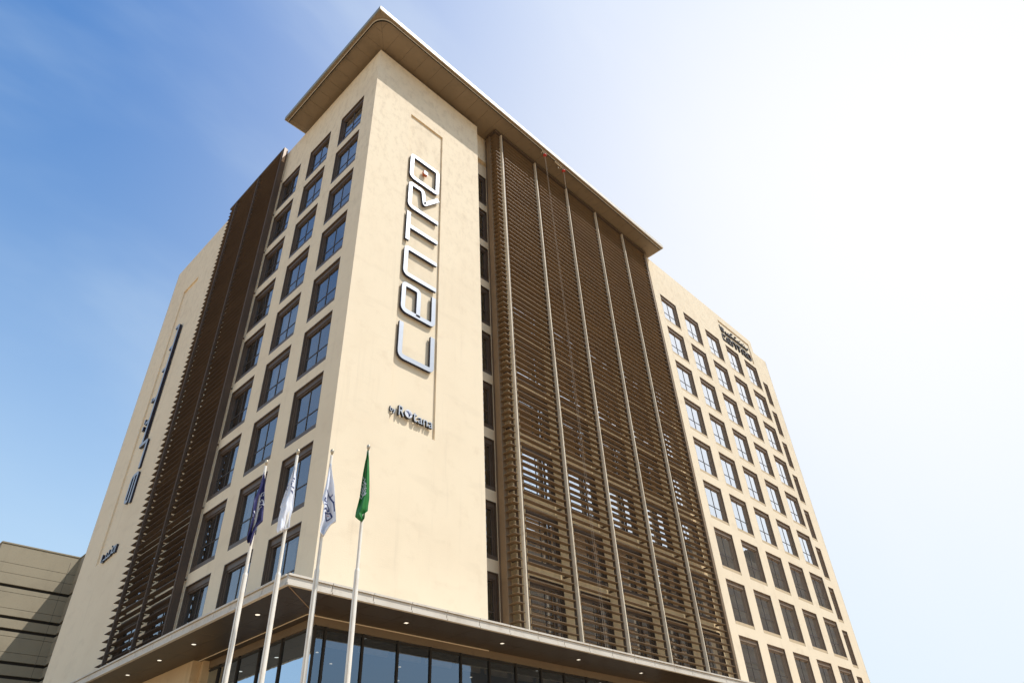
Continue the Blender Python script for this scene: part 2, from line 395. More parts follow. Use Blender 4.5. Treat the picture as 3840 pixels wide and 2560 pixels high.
KL = (WW, WH, 'glass_shade', 'bronze', True)
KR = (2.31, 2.69, 'glass_sun', 'sill', True)
KM = (WW, WH, 'glass_sun', 'bronze', True)
KE = (rec_w, WH, 'glass_shade', 'bronze', False)
rnd = random.Random(3)
for ci, a in enumerate(left_y):
    for r in rows:
        cur = None
        if ci != 2 and rnd.random() < .35: cur = rnd.choice([(.2, .75, 'curtain'), (1.5, 2.1, 'curtain'), (.2, 2.1, 'curtain')])
        if ci == 2 or r == 8: cur = (.95, 1.22, 'curtain') if r < 8 else (.8, 1.35, 'curtain')
        elif ci == 1 and r > 6: cur = (.3, 1.9, 'curtain')
        place_window(KL, (0, a+WW, ztop[r]), -PI/2, cur)
for a in right_x:
    for r in rows:
        q = rnd.random()
        place_window(KR, (a, -.38, ztop[r]), 0, (.2, .2+.5*rnd.choice((1, 2, 3)), 'curtain') if q < .4 else None)
for r in rows: place_window(KR, (x6, .31, ztop[r]), 0)
# 81 so far; the largest-looking ones behind the screens bring it near the hundred, the rest are one piece
for i, a in enumerate(mid_x[:3]):
    for r in (7, 8): place_window(KM, (a, .1, ztop[r]), 0, (.15, 2.1, 'curtain_teal') if (i == 0 and r == 8) else None)
for r in (6, 7, 8): place_window(KE, (rec_x, .84, ztop[r]), 0)
rest = MB()
def merge(kind, loc, rz):
    f, s, p = window_meshes(kind[0], kind[1], M[kind[2]], M[kind[3]], kind[4])
    ca, sa = math.cos(rz), math.sin(rz)
    for mb in (f, s, p):
        o = len(rest.v)
        rest.v += [(loc[0]+x*ca-y*sa, loc[1]+x*sa+y*ca, loc[2]+z) for x, y, z in mb.v]
        for fc, i in zip(mb.f, mb.mi): rest.f.append([o+k for k in fc]); rest.mi.append(rest.mat(mb.mats[i]))
for i, a in enumerate(mid_x):
    for r in rows:
        if not (i < 3 and r >= 7): merge(KM, (a, .1, ztop[r]), 0)
for a in left_hid:
    for r in rows: merge(KL, (0, a+WW, ztop[r]), -PI/2)
for r in range(6): merge(KE, (rec_x, .84, ztop[r]), 0)
ro = rest.build('screened_windows', hotel); ro['kind'] = 'stuff'

# ---- roof slab
RX0, RX1, RY0, RY1, RZ = -1.49, 27.5, -1.86, 8.66, 42.0
roof = MB()
roof.box(RX0+.02, RX1-.02, RY0+.02, RY1-.02, RZ+.03, RZ+.30, M['fascia'])
roof.box(RX0+.03, RX1, RY0, RY1, RZ+.31, RZ+.33, M['fascia']); roof.box(RX0, RX0+.028, RY0+.001, RY1, RZ+.31, RZ+.33, M['fascia_shaded'])
ro_ = roof.build('roof', hotel)
fa = MB()
n = 12
for k in range(n):                                     # fascia plates, front and side
    a, b = RX0+.06+(RX1-RX0-.12)*k/n, RX0+.06+(RX1-RX0-.12)*(k+1)/n
    fa.box(a+.004, b-.004, RY0, RY0+.06, RZ, RZ+.305, M['fascia'])
for k in range(5):
    a, b = RY0+(RY1-RY0)*k/5, RY0+(RY1-RY0)*(k+1)/5
    fa.box(RX0, RX0+.055, a+.004, b-.004, RZ, RZ+.305, M['fascia_shaded'])
fa.box(RX1-.05, RX1, RY0+.002, RY1, RZ, RZ+.305, M['fascia']); fa.box(RX0+.06, RX1-.06, RY1-.05, RY1, RZ, RZ+.305, M['fascia'])
fa.build('fascia', ro_)
sf = MB(); G = .006
# soffit panels with open joints, mitred at the corner
sx0, sy0 = RX0+.06, RY0+.065
ox, oy = -sx0, -sy0
tx, ty = 1.2, 1.2
def miter(y): return sx0 + (y-sy0)*(tx-sx0)/(ty-sy0)
xs = [.333+1.075*k for k in range(26)]; xs = [x for x in xs if x < RX1-.1] + [RX1-.06]
xs = [sx0, -.65] + xs
def clip_poly(poly, f):
    out = []
    for i in range(len(poly)):
        p, q = poly[i], poly[(i+1) % len(poly)]; a, b = f(p), f(q)
        if a >= 0: out.append(p)
        if a*b < 0:
            t = a/(a-b); out.append((p[0]+(q[0]-p[0])*t, p[1]+(q[1]-p[1])*t))
    return out
fd = lambda p: (p[0]-sx0)*(ty-sy0) - (p[1]-sy0)*(tx-sx0)      # >0 : front side of the mitre
for i in range(len(xs)-1):
    pl = [(xs[i]+G, sy0), (xs[i+1]-G, sy0), (xs[i+1]-G, ty), (xs[i]+G, ty)]
    pl = clip_poly(pl, lambda p: fd(p)-.02)
    if len(pl) > 2: sf.prism(pl, RZ+.004, RZ+.028, M['soffit'])
ys = [sy0, -.75] + [.08+1.02*k for k in range(0, 9)] + [RY1-.06]
ys = [y for y in ys if y <= RY1-.05]
for i in range(len(ys)-1):
    pl = [(sx0, ys[i]+G), (tx, ys[i]+G), (tx, ys[i+1]-G), (sx0, ys[i+1]-G)]
    pl = clip_poly(pl, lambda p: -fd(p)-.02)
    if len(pl) > 2: sf.prism(pl, RZ+.004, RZ+.028, M['soffit'])
sf.box(sx0, RX1-.06, sy0, RY1-.06, RZ+.0285, RZ+.0296, M['groove'])
sf.build('soffit', ro_)
# track rail round the soffit
rail = MB()
def rail_path(off):
    R_ = .85; cx, cy = RX0+off+R_, RY0+off+R_
    p = [(RX0+off, RY1-.15, 0), (RX0+off, cy+.01, 0)]
    p += [(cx-R_*math.cos(t*PI/2/10), cy-R_*math.sin(t*PI/2/10), 0) for t in range(11)]
    p += [(RX1-.12, RY0+off, 0)]
    return p
def strip(mb, path, hw, z0, z1, mat):
    P = [Vector(p) for p in path]; L = []; R_ = []
    for i, p in enumerate(P):
        d = (P[min(i+1, len(P)-1)]-P[max(i-1, 0)]).normalized(); n_ = Vector((-d.y, d.x, 0))
        L.append(p+n_*hw); R_.append(p-n_*hw)
    for i in range(len(P)-1):
        mb.prism([(L[i].x, L[i].y), (L[i+1].x, L[i+1].y), (R_[i+1].x, R_[i+1].y), (R_[i].x, R_[i].y)], z0, z1, mat)
strip(rail, rail_path(.20), .013, 41.90, 42.0, M['fascia'])
strip(rail, rail_path(.27), .035, 41.94, 42.0, M['groove'])
strip(rail, rail_path(.30), .012, 41.90, 42.0, M['soffit'])
rail.build('track_rail', ro_)
br = MB()
for (x, y) in ((.35, .35), (2.7, .3), (5.95, .3)):
    br.box(x-.13, x+.13, y-.2, y+.25, ZT, RZ-.002, M['bronze']); 
br.box(1.2, 7.6, 1.3, 8.2, ZT+.002, RZ+.002, M['dark'])  # plinth block in the roof gap, coloured dark to stand for shade
br.build('roof_bracket', ro_)

# ---- louvre screens
def screen_front():
    root = bpy.data.objects.new('louvre_screen', None); COL.objects.link(root); root.parent = hotel
    root['label'] = 'wide brown louvre screen across the front'
    ZS0, ZS1 = 8.72, 41.62; D = .27; Y = -.60
    px = [9.66, 13.07, 16.49, 19.90, 23.31, 26.40]
    zk = [9.17+.3667*k for k in range(-1, 89)]; zk = [z for z in zk if z < ZS1-.1]
    for x in px:
        p = MB(); last = x > 26
        if not last: p.box(x, x+.07, Y-.06, Y+.12, ZS0, ZS1+.05, M['post'])
        p.box(x+(.072 if not last else 0), x+.165, Y+.02, Y+.16, ZS0, ZS1+.02, M['slat'])
        p.box(x+.04, x+.10, Y+.125, Y+.60, ZS0+.3, ZS0+.42, M['bronze'])
        for r in rows: p.box(x-.06, x+.02, Y+.16, .098, ztop[r]-3.0, ztop[r]-2.9, M['bronze'])
        p.build('post', root, bevel=.008)
    for i in range(len(px)-1):
        s = MB(); a, b = px[i]+.31, px[i+1]-.06
        for z in zk:
            j = random.uniform(-.002, .002)
            s.prism([(a+.05, Y+.03), (a, Y+.09), (a, Y+.02+D), (b, Y+.02+D), (b, Y+.07), (b-.03, Y+.03)][::1], z-.018+j, z+j, M['slat'])
        s.box(a-.05, a-.02, Y+.1, Y+.24, ZS0, ZS1, M['bronze']); s.box(b+.01, b+.03, Y+.1, Y+.24, ZS0, ZS1, M['bronze'])
        s.build('slat_panel', root)
    # corner return
    s = MB(); ax = 9.17
    for z in zk:
        s.prism([(ax, Y+.03), (px[0]-.05, Y+.03), (px[0]-.05, Y+.03+D), (ax+D, Y+.03+D), (ax+D, -.06), (ax, -.06)], z-.018, z, M['slat'])
    s.box(px[0]-.06, px[0]-.03, Y+.16, Y+.3, ZS0, ZS1, M['bronze'])
    s.build('slat_panel', root)
    p = MB(); p.box(ax-.02, ax+.24, -.05, .30, ZS0, ZS1+.02, M['slat']); p.box(ax+.06, ax+.20, .30, .5, ZS0, ZS1, M['bronze'])
    p.build('post', root, bevel=.008)
    h = MB()
    h.box(ax-.03, px[-1]+.26, Y-.02, Y+.30, ZS1+.055, ZS1+.24, M['bronze']); h.box(ax-.03, ax+.28, Y+.301, .30, ZS1+.055, ZS1+.24, M['bronze'])
    h.build('top_rail', root)
screen_front()

def screen_side():
    root = bpy.data.objects.new('louvre_screen', None); COL.objects.link(root); root.parent = hotel
    root['label'] = 'narrow brown louvre screen on the shaded side'
    ZS0, ZS1 = 8.72, 41.55; D = .27; X = -.42
    py = [10.48, 13.66, 16.86]
    zk = [9.25+.3667*k for k in range(-1, 89)]; zk = [z for z in zk if z < ZS1-.1]
    D = .29
    for i, y in enumerate(py):
        p = MB()
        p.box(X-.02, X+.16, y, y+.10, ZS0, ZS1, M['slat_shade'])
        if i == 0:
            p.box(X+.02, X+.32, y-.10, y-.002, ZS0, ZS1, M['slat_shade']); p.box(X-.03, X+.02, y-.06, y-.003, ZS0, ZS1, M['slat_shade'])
        p.build('post', root, bevel=.006)
        for r in rows:
            b = None
        bk = MB()
        for r in rows: bk.tube([(X+.15, y+.03, ztop[r]+.35), (.0, y+.03, ztop[r]+.35)], .055, M['bronze'], 8)
        bk.build('bracket', root)
    for i in range(2):
        s = MB(); a, b = py[i]+.16, py[i+1]-.04
        for z in zk:
            j = random.uniform(-.002, .002)
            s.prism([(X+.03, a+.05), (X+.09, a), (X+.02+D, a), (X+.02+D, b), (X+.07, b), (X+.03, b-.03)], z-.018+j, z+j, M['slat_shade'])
        s.build('slat_panel', root)
    s = MB(); b0 = 17.95
    for z in zk:
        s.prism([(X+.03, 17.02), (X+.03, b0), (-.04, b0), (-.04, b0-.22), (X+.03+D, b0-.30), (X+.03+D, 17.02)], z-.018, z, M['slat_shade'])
    s.build('slat_panel', root)
    h = MB(); h.box(X-.01, X+.30, py[0]-.10, b0, ZS1+.003, ZS1+.16, M['bronze']); h.box(X+.02, X+.20, py[0]-.125, py[0]-.102, ZS1-1.3, ZS1+.16, M['tan'])
    h.build('top_rail', root)
screen_side()

# ---- entrance canopy
CX0, CX1, CY0, CY1 = -1.96, 30.0, -2.06, 21.0
CB, CT = 8.33, 8.65
can = MB()
can.box(CX0+.08, CX1, CY0+.08, -.02, CB+.04, CT-.01, M['canopy_fascia']); can.box(CX0+.08, -.02, -.02, CY1, CB+.04, CT-.01, M['canopy_fascia'])
can.box(-.02, 27.04, -.02, .8, CB+.06, CT-.02, M['canopy_fascia'])
cano = can.build('canopy', hotel)
f = MB()
def fplate(axis, a, b):
    for (z0, z1, o, mt) in ((CB, CB+.06, -.045, 'canopy_fascia'), (CB+.07, CT-.065, 0, 'canopy_fascia'), (CT-.05, CT+.01, -.05, 'canopy_fascia')):
        if axis == 'y': f.box(a+.013, b-.013, CY0+o, CY0+.07, z0, z1, M[mt])
        else: f.box(CX0+o, CX0+.07, a+.013, b-.013, z0, z1, M[mt])
fplate('y', CX0-.024, -.48)
x = -.48
while x < CX1: fplate('y', x, min(CX1, x+1.515)); x += 1.515
y = CY0+.078; fplate('x', y, -.6); y = -.6
while y < CY1: fplate('x', y, min(CY1, y+1.515)); y += 1.515
f.build('fascia', cano)
s = MB()
GX0, GY0 = .35, .03
x = CX0+.08; 
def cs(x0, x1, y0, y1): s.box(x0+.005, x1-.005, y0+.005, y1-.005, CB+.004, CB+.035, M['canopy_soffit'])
xs = [-.48+1.515*k for k in range(0, 21)]
for i in range(len(xs)-1):
    cs(xs[i], xs[i+1], CY0+.08, CY0+1.08); cs(xs[i], xs[i+1], CY0+1.08, GY0+.1)
cs(CX0+.08, -.96, CY0+.08, CY0+1.08); cs(-.96, -.48, CY0+.08, CY0+1.08)
cs(CX0+.08, -.96, CY0+1.08, -.6); cs(-.96, -.48, CY0+1.08, -.6)
ysl = [-.6+1.515*k for k in range(0, 15)]
for i in range(len(ysl)-1):
    cs(CX0+.08, -.96, ysl[i], ysl[i+1]); cs(-.96, (-.48 if i == 0 else GX0+.1), ysl[i], ysl[i+1])
cs(-.48, GX0+.1, GY0+.1, .915)
s.prism([(CX0+.09, CY0+.105), (CX0+.105, CY0+.09), (GX0+.008, GY0-.01), (GX0-.01, GY0+.008)], CB+.0005, CB+.0035, M['tan'])
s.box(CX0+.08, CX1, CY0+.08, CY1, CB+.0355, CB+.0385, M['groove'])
s.build('soffit', cano)

# ---- lobby front
lob = MB()
lob.box(GX0+.015, 29.9, GY0, GY0+.12, 8.07, CB+.003, M['head_band']); lob.box(GX0, GX0+.12, GY0+.005, 7.38, 8.072, CB+.002, M['head_band'])
lo = lob.build('head_band', hotel)
mu = MB()
mxs = [.772+1.4635*k for k in range(20)]
for x in mxs: mu.box(x-.035, x+.035, GY0+.005, GY0+.16, 0, 8.068, M['groove'])
mys = [2.05+1.46*k for k in range(4)]
for y in mys: mu.box(GX0+.005, GX0+.16, y-.035, y+.035, 0, 8.068, M['groove'])
mu.box(GX0-.002, GX0+.07, GY0-.002, GY0+.07, 0, 8.069, M['groove'])
for z in (2.9, 8.0): mu.box(GX0+.08, 29.8, GY0+.03, GY0+.1, z-.03, z+.03, M['groove']); mu.box(GX0+.03, GX0+.1, GY0+.12, 7.3, z-.03, z+.03, M['groove'])
mu.build('glazing_bars', hotel)
ed = [GX0+.07]+mxs+[29.5]
for i in range(len(ed)-1):
    if i > 13: break
    p = MB(); p.add([(ed[i]+.03, GY0+.06, .05), (ed[i+1]-.03, GY0+.06, .05), (ed[i+1]-.03, GY0+.06, 8.06), (ed[i]+.03, GY0+.06, 8.06)], [(0, 1, 2, 3)], M['glass_lobby'])
    p.build('lobby_pane', hotel)
ed = [GY0+.07]+mys+[7.4]
for i in range(len(ed)-1):
    p = MB(); p.add([(GX0+.06, ed[i]+.03, .05), (GX0+.06, ed[i+1]-.03, .05), (GX0+.06, ed[i+1]-.03, 8.06), (GX0+.06, ed[i]+.03, 8.06)], [(0, 1, 2, 3)], M['glass_lobby'])
    p.build('lobby_pane', hotel)
pr = MB(); pr.box(-.20, .12, 7.45, 20.9, 0, CB+.002, M['pier_stone']); pr.box(.12, .5, 7.25, 20.9, 0, CB+.001, M['pier_stone'])
pr.build('stone_pier', hotel)
inn = MB()
inn.box(.9, 26.8, .6, 6.9, 7.9, 8.05, M['dark']); inn.box(.9, 26.8, 6.6, 6.9, 0, 7.9, M['dark']); inn.box(26.6, 26.8, .6, 6.6, 0, 7.9, M['dark'])
for i in range(len(mxs)-1): inn.box(mxs[i]+.14, mxs[i+1]-.14, .42, .52, 7.60, 7.78, M['sill'])
for i in range(len(mys)-1): inn.box(.74, .84, mys[i]+.14, mys[i+1]-.14, 7.60, 7.78, M['sill'])
for i, (x, y) in enumerate([(1.9, 2.3), (3.2, 3.4), (5.6, 2.4), (7.0, 4.3), (9.1, 2.2), (11.4, 3.9), (13.3, 2.1), (2.4, 5.2), (15.5, 3.4), (1.3, 4.2)]):
    inn.lathe([(.05, 0), (.05, .02)], (x, y, 7.875), M['lamp'], 10)
inn.build('lobby_interior', hotel)

# ------------------------------------------------------------------ downlights
def downlight(x, y, square, label):
    t = thing('downlight', label, 'ceiling light', (x, y, CB), group='downlights set in the canopy soffit')
    r = MB(); l = MB()
    if square:
        r.box(-.085, .085, -.085, .085, -.012, .002, M['bronze']); l.box(-.06, .06, -.06, .06, -.016, -.0125, M['lamp'])
    else:
        r.lathe([(.085, -.012), (.085, .002)], (0, 0, 0), M['bronze'], 24); l.lathe([(.068, -.018), (.075, -.0125)], (0, 0, 0), M['lamp'], 24)
    r.build('rim', t); l.build('lens', t)
for y, lb in ((.95, 'round downlight in the side soffit, the one closest to the canopy corner'), (5.31, 'round downlight in the side soffit, second from the canopy corner'), (8.07, 'round downlight in the side soffit, third from the corner, beside the stone pier'), (10.94, 'round downlight in the side soffit, farthest from the corner')):
    downlight(-1.2, y, False, lb)
for x, lb in ((3.12, 'square downlight in the front soffit nearest the canopy corner, beyond the green flag pole'), (7.67, 'square downlight in the front soffit, second from the canopy corner'), (12.11, 'square downlight in the front soffit, third from the canopy corner'), (16.47, 'square downlight in the front soffit, fourth and farthest from the corner')):
    downlight(x, -1.08, True, lb)

# ------------------------------------------------------------------ signs
def offset_stroke(pts, hw, closed=False, rad=0):
    """centre line -> (outer,inner) mitred offsets, with rounded corners of radius rad"""
    if rad:
        q = []; n = len(pts)
        for i, p in enumerate(pts):
            r = rad[i] if isinstance(rad, (list, tuple)) else rad
            if (not closed and i in (0, n-1)) or r <= 0: q.append(p); continue
            a, b = Vector(pts[i-1]), Vector(pts[(i+1) % n]); c = Vector(p)
            d1, d2 = (a-c), (b-c); rr = min(r, d1.length*.49, d2.length*.49)
            s0, s1 = c+d1.normalized()*rr, c+d2.normalized()*rr
            for k in range(6):
                t = k/5; q.append(tuple(s0*(1-t)**2 + c*2*t*(1-t) + s1*t*t))
        pts = q
    P = [Vector(p) for p in pts]; n = len(P); L = []; R_ = []
    for i in range(n):
        if closed: a, b = P[i-1], P[(i+1) % n]
        else: a, b = P[max(i-1, 0)], P[min(i+1, n-1)]
        d1 = (P[i]-a).normalized() if (P[i]-a).length > 1e-9 else (b-P[i]).normalized()
        d2 = (b-P[i]).normalized() if (b-P[i]).length > 1e-9 else d1
        n1 = Vector((-d1.y, d1.x)); n2 = Vector((-d2.y, d2.x)); nn = (n1+n2).normalized()
        k = hw/max(.35, nn.dot(n1))
        L.append(P[i]+nn*k); R_.append(P[i]-nn*k)
    return L, R_
def stroke_solid(mb, pts, w_, d0, d1, to3, face, side, closed=False, rad=0):
    L, R_ = offset_stroke(pts, w_/2, closed, rad); n = len(L)
    vs = [to3(p.x, p.y, d1) for p in L]+[to3(p.x, p.y, d1) for p in R_]+[to3(p.x, p.y, d0) for p in L]+[to3(p.x, p.y, d0) for p in R_]
    rng = range(n if closed else n-1)
    ff = [(i, (i+1) % n, n+(i+1) % n, n+i) for i in rng]
    mb.add(vs, ff, face)
    sf_ = [(i, 2*n+i, 2*n+(i+1) % n, (i+1) % n) for i in rng]+[(n+i, n+(i+1) % n, 3*n+(i+1) % n, 3*n+i) for i in rng]
    sf_ += [(2*n+i, 3*n+i, 3*n+(i+1) % n, 2*n+(i+1) % n) for i in rng]
    if not closed: sf_ += [(0, n, 3*n, 2*n), (n-1, 3*n-1, 4*n-1, 2*n-1)]
    mb.add(vs, sf_, side)

W_ = .24; h_ = W_/2
# glyphs in (u along the word, v up) ; letter box height 2.09
def glyphs(H, w_):
    a = w_/2; T = H-a
    return [
     ('C', [([(2.03, T), (a, T), (a, a), (2.03, a)], False, [0, .45, .30, 0])], 2.03),
     ('e', [([(1.86, a), (a, a), (a, T), (1.86-a, T), (1.86-a, 1.05), (a, 1.05)], False, [0, .35, .45, .3, .35, 0])], 1.86),
     ('n', [([(a, 0), (a, T), (2.0-a, T), (2.0-a, 0)], False, [0, .4, .3, 0])], 2.0),
     ('T', [([(0, T), (2.06, T)], False, 0), ([(1.06, T-a), (1.06, 0)], False, 0)], 2.06),
     ('R', [([(a, 0), (a, T), (2.03-a, T), (2.03-a, 1.12), (.93, .98), (2.0, .02)], False, [0, .45, .25, .28, .06, 0])], 2.03),
     ('O', [([(a, a), (a, T), (2.07-a, T), (2.07-a, a)], True, [.3, .45, .35, .3])], 2.07)]
U0 = [19.77, 22.43, 24.74, 27.16, 29.60, 31.96]
sign = thing('vertical_wall_sign', 'large silver CENTRO letters running up the cream tower front', 'sign')
def toF(u, v, d): return (4.79-v, .03-d, u)
for (nm, strokes, wd), u0 in zip(glyphs(2.09, W_), U0):
    mb = MB()
    for pts, cl_, rad in strokes:
        stroke_solid(mb, [(u+u0, v) for u, v in pts], W_, .0, .125, toF, M['signface'], M['navy'], cl_, [r_*.6 for r_ in rad] if rad else 0)
    if nm == 'R':
        pass
    mb.build('letter', sign)
mb = MB(); stroke_solid(mb, [(32.96, 1.02), (33.22, 1.02)], .27, .0, .17, toF, M['signface'], M['orange']); mb.build('letter_dot', sign)

def text_mesh(mb, txt, size, to3, x0, z0, d0, d1, face, side, xs=1., shear=0):
    cu = bpy.data.curves.new('t', 'FONT'); cu.body = txt; cu.size = size; cu.resolution_u = 4
    ob = bpy.data.objects.new('t', cu); COL.objects.link(ob)
    dg = bpy.context.evaluated_depsgraph_get(); me = bpy.data.meshes.new_from_object(ob.evaluated_get(dg))
    bm = bmesh.new(); bm.from_mesh(me)
    xsx = [v.co.x for v in bm.verts]; wid = max(xsx)-min(xsx); mn = min(xsx)
    vs = [(v.co.x-mn, v.co.y) for v in bm.verts]
    idx = {v: i for i, v in enumerate(bm.verts)}
    ff = [[idx[v] for v in f_.verts] for f_ in bm.faces]
    be = [(idx[e.verts[0]], idx[e.verts[1]]) for e in bm.edges if len(e.link_faces) == 1]
    n = len(vs)
    V = [to3(x0+x*xs, z0+z, d1) for x, z in vs]+[to3(x0+x*xs, z0+z, d0) for x, z in vs]
    mb.add(V, ff, face); mb.add(V, [(a, b, n+b, n+a) for a, b in be]+[[n+k for k in f_] for f_ in ff], side)
    bm.free(); COL.objects.unlink(ob); bpy.data.objects.remove(ob); bpy.data.curves.remove(cu); bpy.data.meshes.remove(me)
    return wid*xs
bs = thing('wall_sign', 'small black by Rotana lettering with globe disc, low on the tower front', 'sign')
toH = lambda x, z, d: (x, .09-d, z)
mb = MB(); text_mesh(mb, 'by', .34, toH, 2.545, 16.92, .04, .17, M['signface'], M['black_letter'], .95); mb.build('small_letters', bs)
mb = MB(); text_mesh(mb, 'R', .68, toH, 2.99, 16.90, .04, .17, M['signface'], M['black_letter'], .78); mb.build('letter', bs)
mb = MB(); text_mesh(mb, 't', .80, toH, 3.75, 16.90, .04, .17, M['signface'], M['black_letter'], .85); wd = text_mesh(mb, 'ana', .64, toH, 4.03, 16.90, .04, .17, M['signface'], M['black_letter'], .97); mb.build('letters', bs)
mb = MB(); cx, cz, rr = 3.50, 17.12, .20
ring = [(cx+rr*math.cos(t*PI/14), cz+rr*math.sin(t*PI/14)) for t in range(28)]
mb.add([toH(a, b, .18) for a, b in ring], [list(range(28))], M['print_white'])
mb.add([toH(a, b, .18) for a, b in ring]+[toH(a, b, .04) for a, b in ring], [(i, (i+1) % 28, 28+(i+1) % 28, 28+i) for i in range(28)], M['black_letter'])
for k in range(4):
    pts = [(cx-.15+.05*k, cz+.10+.012*k), (cx-.04+.02*k, cz+.03), (cx+.01+.012*k, cz-.06), (cx+.02, cz-.17)]
    stroke_solid(mb, pts, .016, .175, .186, toH, M['print_navy'], M['print_navy'])
    pts = [(cx+.17-.03*k, cz+.02+.03*k), (cx+.09-.02*k, cz-.02+.01*k), (cx+.04, cz-.13)]
    stroke_solid(mb, pts, .014, .175, .186, toH, M['print_navy'], M['print_navy'])
mb.build('globe_disc', bs)

# arabic sign on the side wall: coordinates (y, z)
ar = thing('vertical_wall_sign', 'tall silver and navy Arabic lettering running up the side wall end', 'sign')
toS = lambda y_, z, d: (.05-d, y_, z)
mb = MB()
def S(pts, w_=.22, rad=0, cl_=False, d0=0., d1=.17): stroke_solid(mb, pts, w_, d0, d1, toS, M['signface'], M['navy'], cl_, rad)
S([(23.12, 33.49), (22.56, 33.49), (22.56, 23.92)], .24, [0, .12, 0]); mb.build('letter_spine', ar); mb = MB()
for z in (31.62, 29.76, 27.38, 25.58):
    S([(22.69, z), (23.14, z)], .22)
mb.build('letter_teeth', ar); mb = MB()
S([(23.34, 27.62), (23.34, 27.32)], .17); S([(23.38, 25.98), (23.38, 25.68)], .17); S([(23.38, 25.45), (23.38, 25.15)], .17)
mb.build('letter_dot', ar); mb = MB()
S([(22.9, 23.80), (21.68, 23.80), (21.68, 21.86)], .24, [0, .1, 0]); mb.build('letter', ar); mb = MB()
S([(21.46, 19.55), (21.46, 21.50), (22.34, 21.50), (22.34, 19.80), (21.90, 19.80), (21.90, 21.38)], .20, [0, .15, .3, .3, .1, 0]); mb.build('letter', ar)
# small arabic sign below it
sa = thing('wall_sign', 'small navy Arabic lettering under the tall side wall sign', 'sign')
mb = MB()
S([(21.34, 17.03), (21.36, 16.55)], .09)
S([(21.52, 16.62), (21.50, 16.96), (21.78, 17.0), (21.82, 16.66), (21.52, 16.62)], .09)
S([(21.92, 16.95), (21.95, 16.58), (23.2, 16.52)], .09, [0, .08, 0])
S([(22.30, 16.98), (22.32, 16.58)], .09); S([(22.62, 16.90), (22.64, 16.56)], .09)
S([(23.26, 16.96), (23.28, 16.52), (22.9, 16.48)], .09, [0, .08, 0]); S([(22.02, 17.10), (22.10, 17.10)], .07)
mb.build('letters', sa)
# sign on the right wing
rs = thing('wall_sign', 'dark bilingual CENTRO lettering high on the right wing', 'sign')
toR = lambda x, z, d: (x, -.31-d, z)
mb = MB(); k = .335; u = 37.99
for (nm, strokes, wd) in glyphs(2.09, .24):
    for pts, cl_, rad in strokes:
        stroke_solid(mb, [(u+a*k*1.12, 38.76+b*k) for a, b in pts],   .24*k*1.1, 0, .13, toR, M['grey_letter'], M['black_letter'], cl_, [r_*k for r_ in rad] if isinstance(rad, list) else 0)
    u += wd*k*1.12+.15
stroke_solid(mb, [(u-.56, 39.10), (u-.45, 39.10)], .1, 0, .2, toR, M['orange'], M['black_letter'])
mb.build('letters', rs)
mb = MB()
def Rr(pts, w_=.075, rad=0): stroke_solid(mb, pts, w_*.9, 0, .13, toR, M['grey_letter'], M['black_letter'], False, rad)
Rr([(43.10, 40.22), (43.10, 40.02), (39.95, 40.02), (39.85, 39.90)]); 
for x in (42.5, 41.95, 41.3): Rr([(x, 40.06), (x, 40.22)])
Rr([(42.35, 40.36), (42.43, 40.36)], .07); Rr([(41.72, 40.40), (41.80, 40.40)], .07); Rr([(40.82, 40.44), (41.10, 40.44)], .07); Rr([(40.1, 40.44), (40.38, 40.44)], .07)
Rr([(39.9, 40.24), (39.9, 39.92), (39.05, 39.92), (38.98, 40.10)], .09); Rr([(39.5, 40.20), (39.5, 39.95)], .08)
Rr([(38.75, 39.92), (38.05, 39.92), (37.99, 40.36), (38.1, 40.42)], .09); Rr([(38.2, 40.28), (38.72, 40.28)], .07); Rr([(38.2, 40.12), (38.72, 40.12)], .07)
mb.build('script_letters', rs)

# ------------------------------------------------------------------ flagpoles and flags
POLES = [(-4.762, -5.276, 5.5), (-4.472, -6.264, 5.3), (-3.845, -6.803, 5.3), (-3.307, -7.564, 5.2)]
POLES = [(a, b) for a, b, c in POLES]
JZ = [7.15, 6.95, 7.02, 6.93]
plabels = ['white flagpole carrying the navy flag, farthest from the green one', 'white flagpole carrying the plain looking white flag, between navy and printed flags', 'white flagpole carrying the white flag with square logo', 'white flagpole carrying the green flag']
for (x, y), jz, lb in zip(POLES, JZ, plabels):
    t = thing('flagpole', lb, 'flagpole', (x, y, 0), group='flagpoles in front of the hotel')
    a = MB(); a.lathe([(.068, 0), (.056, jz), (.046, jz+.045), (.037, jz+.05), (.037, jz+.06)], (0, 0, 0), M['pole'], 24); a.build('lower_shaft', t, smooth=False)
    a = MB(); a.lathe([(.038, jz+.04), (.036, 9.0), (.034, 9.88)], (0, 0, 0), M['pole'], 20); a.build('upper_shaft', t)
    a = MB(); a.lathe([(.02, 9.88), (.024, 9.93), (.034, 9.945), (.042, 9.97), (.045, 10.0), (.042, 10.025), (.03, 10.045), (.01, 10.055)], (0, 0, 0), M['brass'], 16); a.build('finial', t, smooth=True)
    a = MB(); a.lathe([(.22, 0), (.22, .03), (.11, .05), (.10, .18), (.085, .2)], (0, 0, 0), M['steel'], 24); a.build('base_plate', t)
    a = MB(); a.tube([(-.05, -.05, 1.2), (-.052, -.052, 9.6)], .005, M['rope'], 5); a.build('halyard', t)
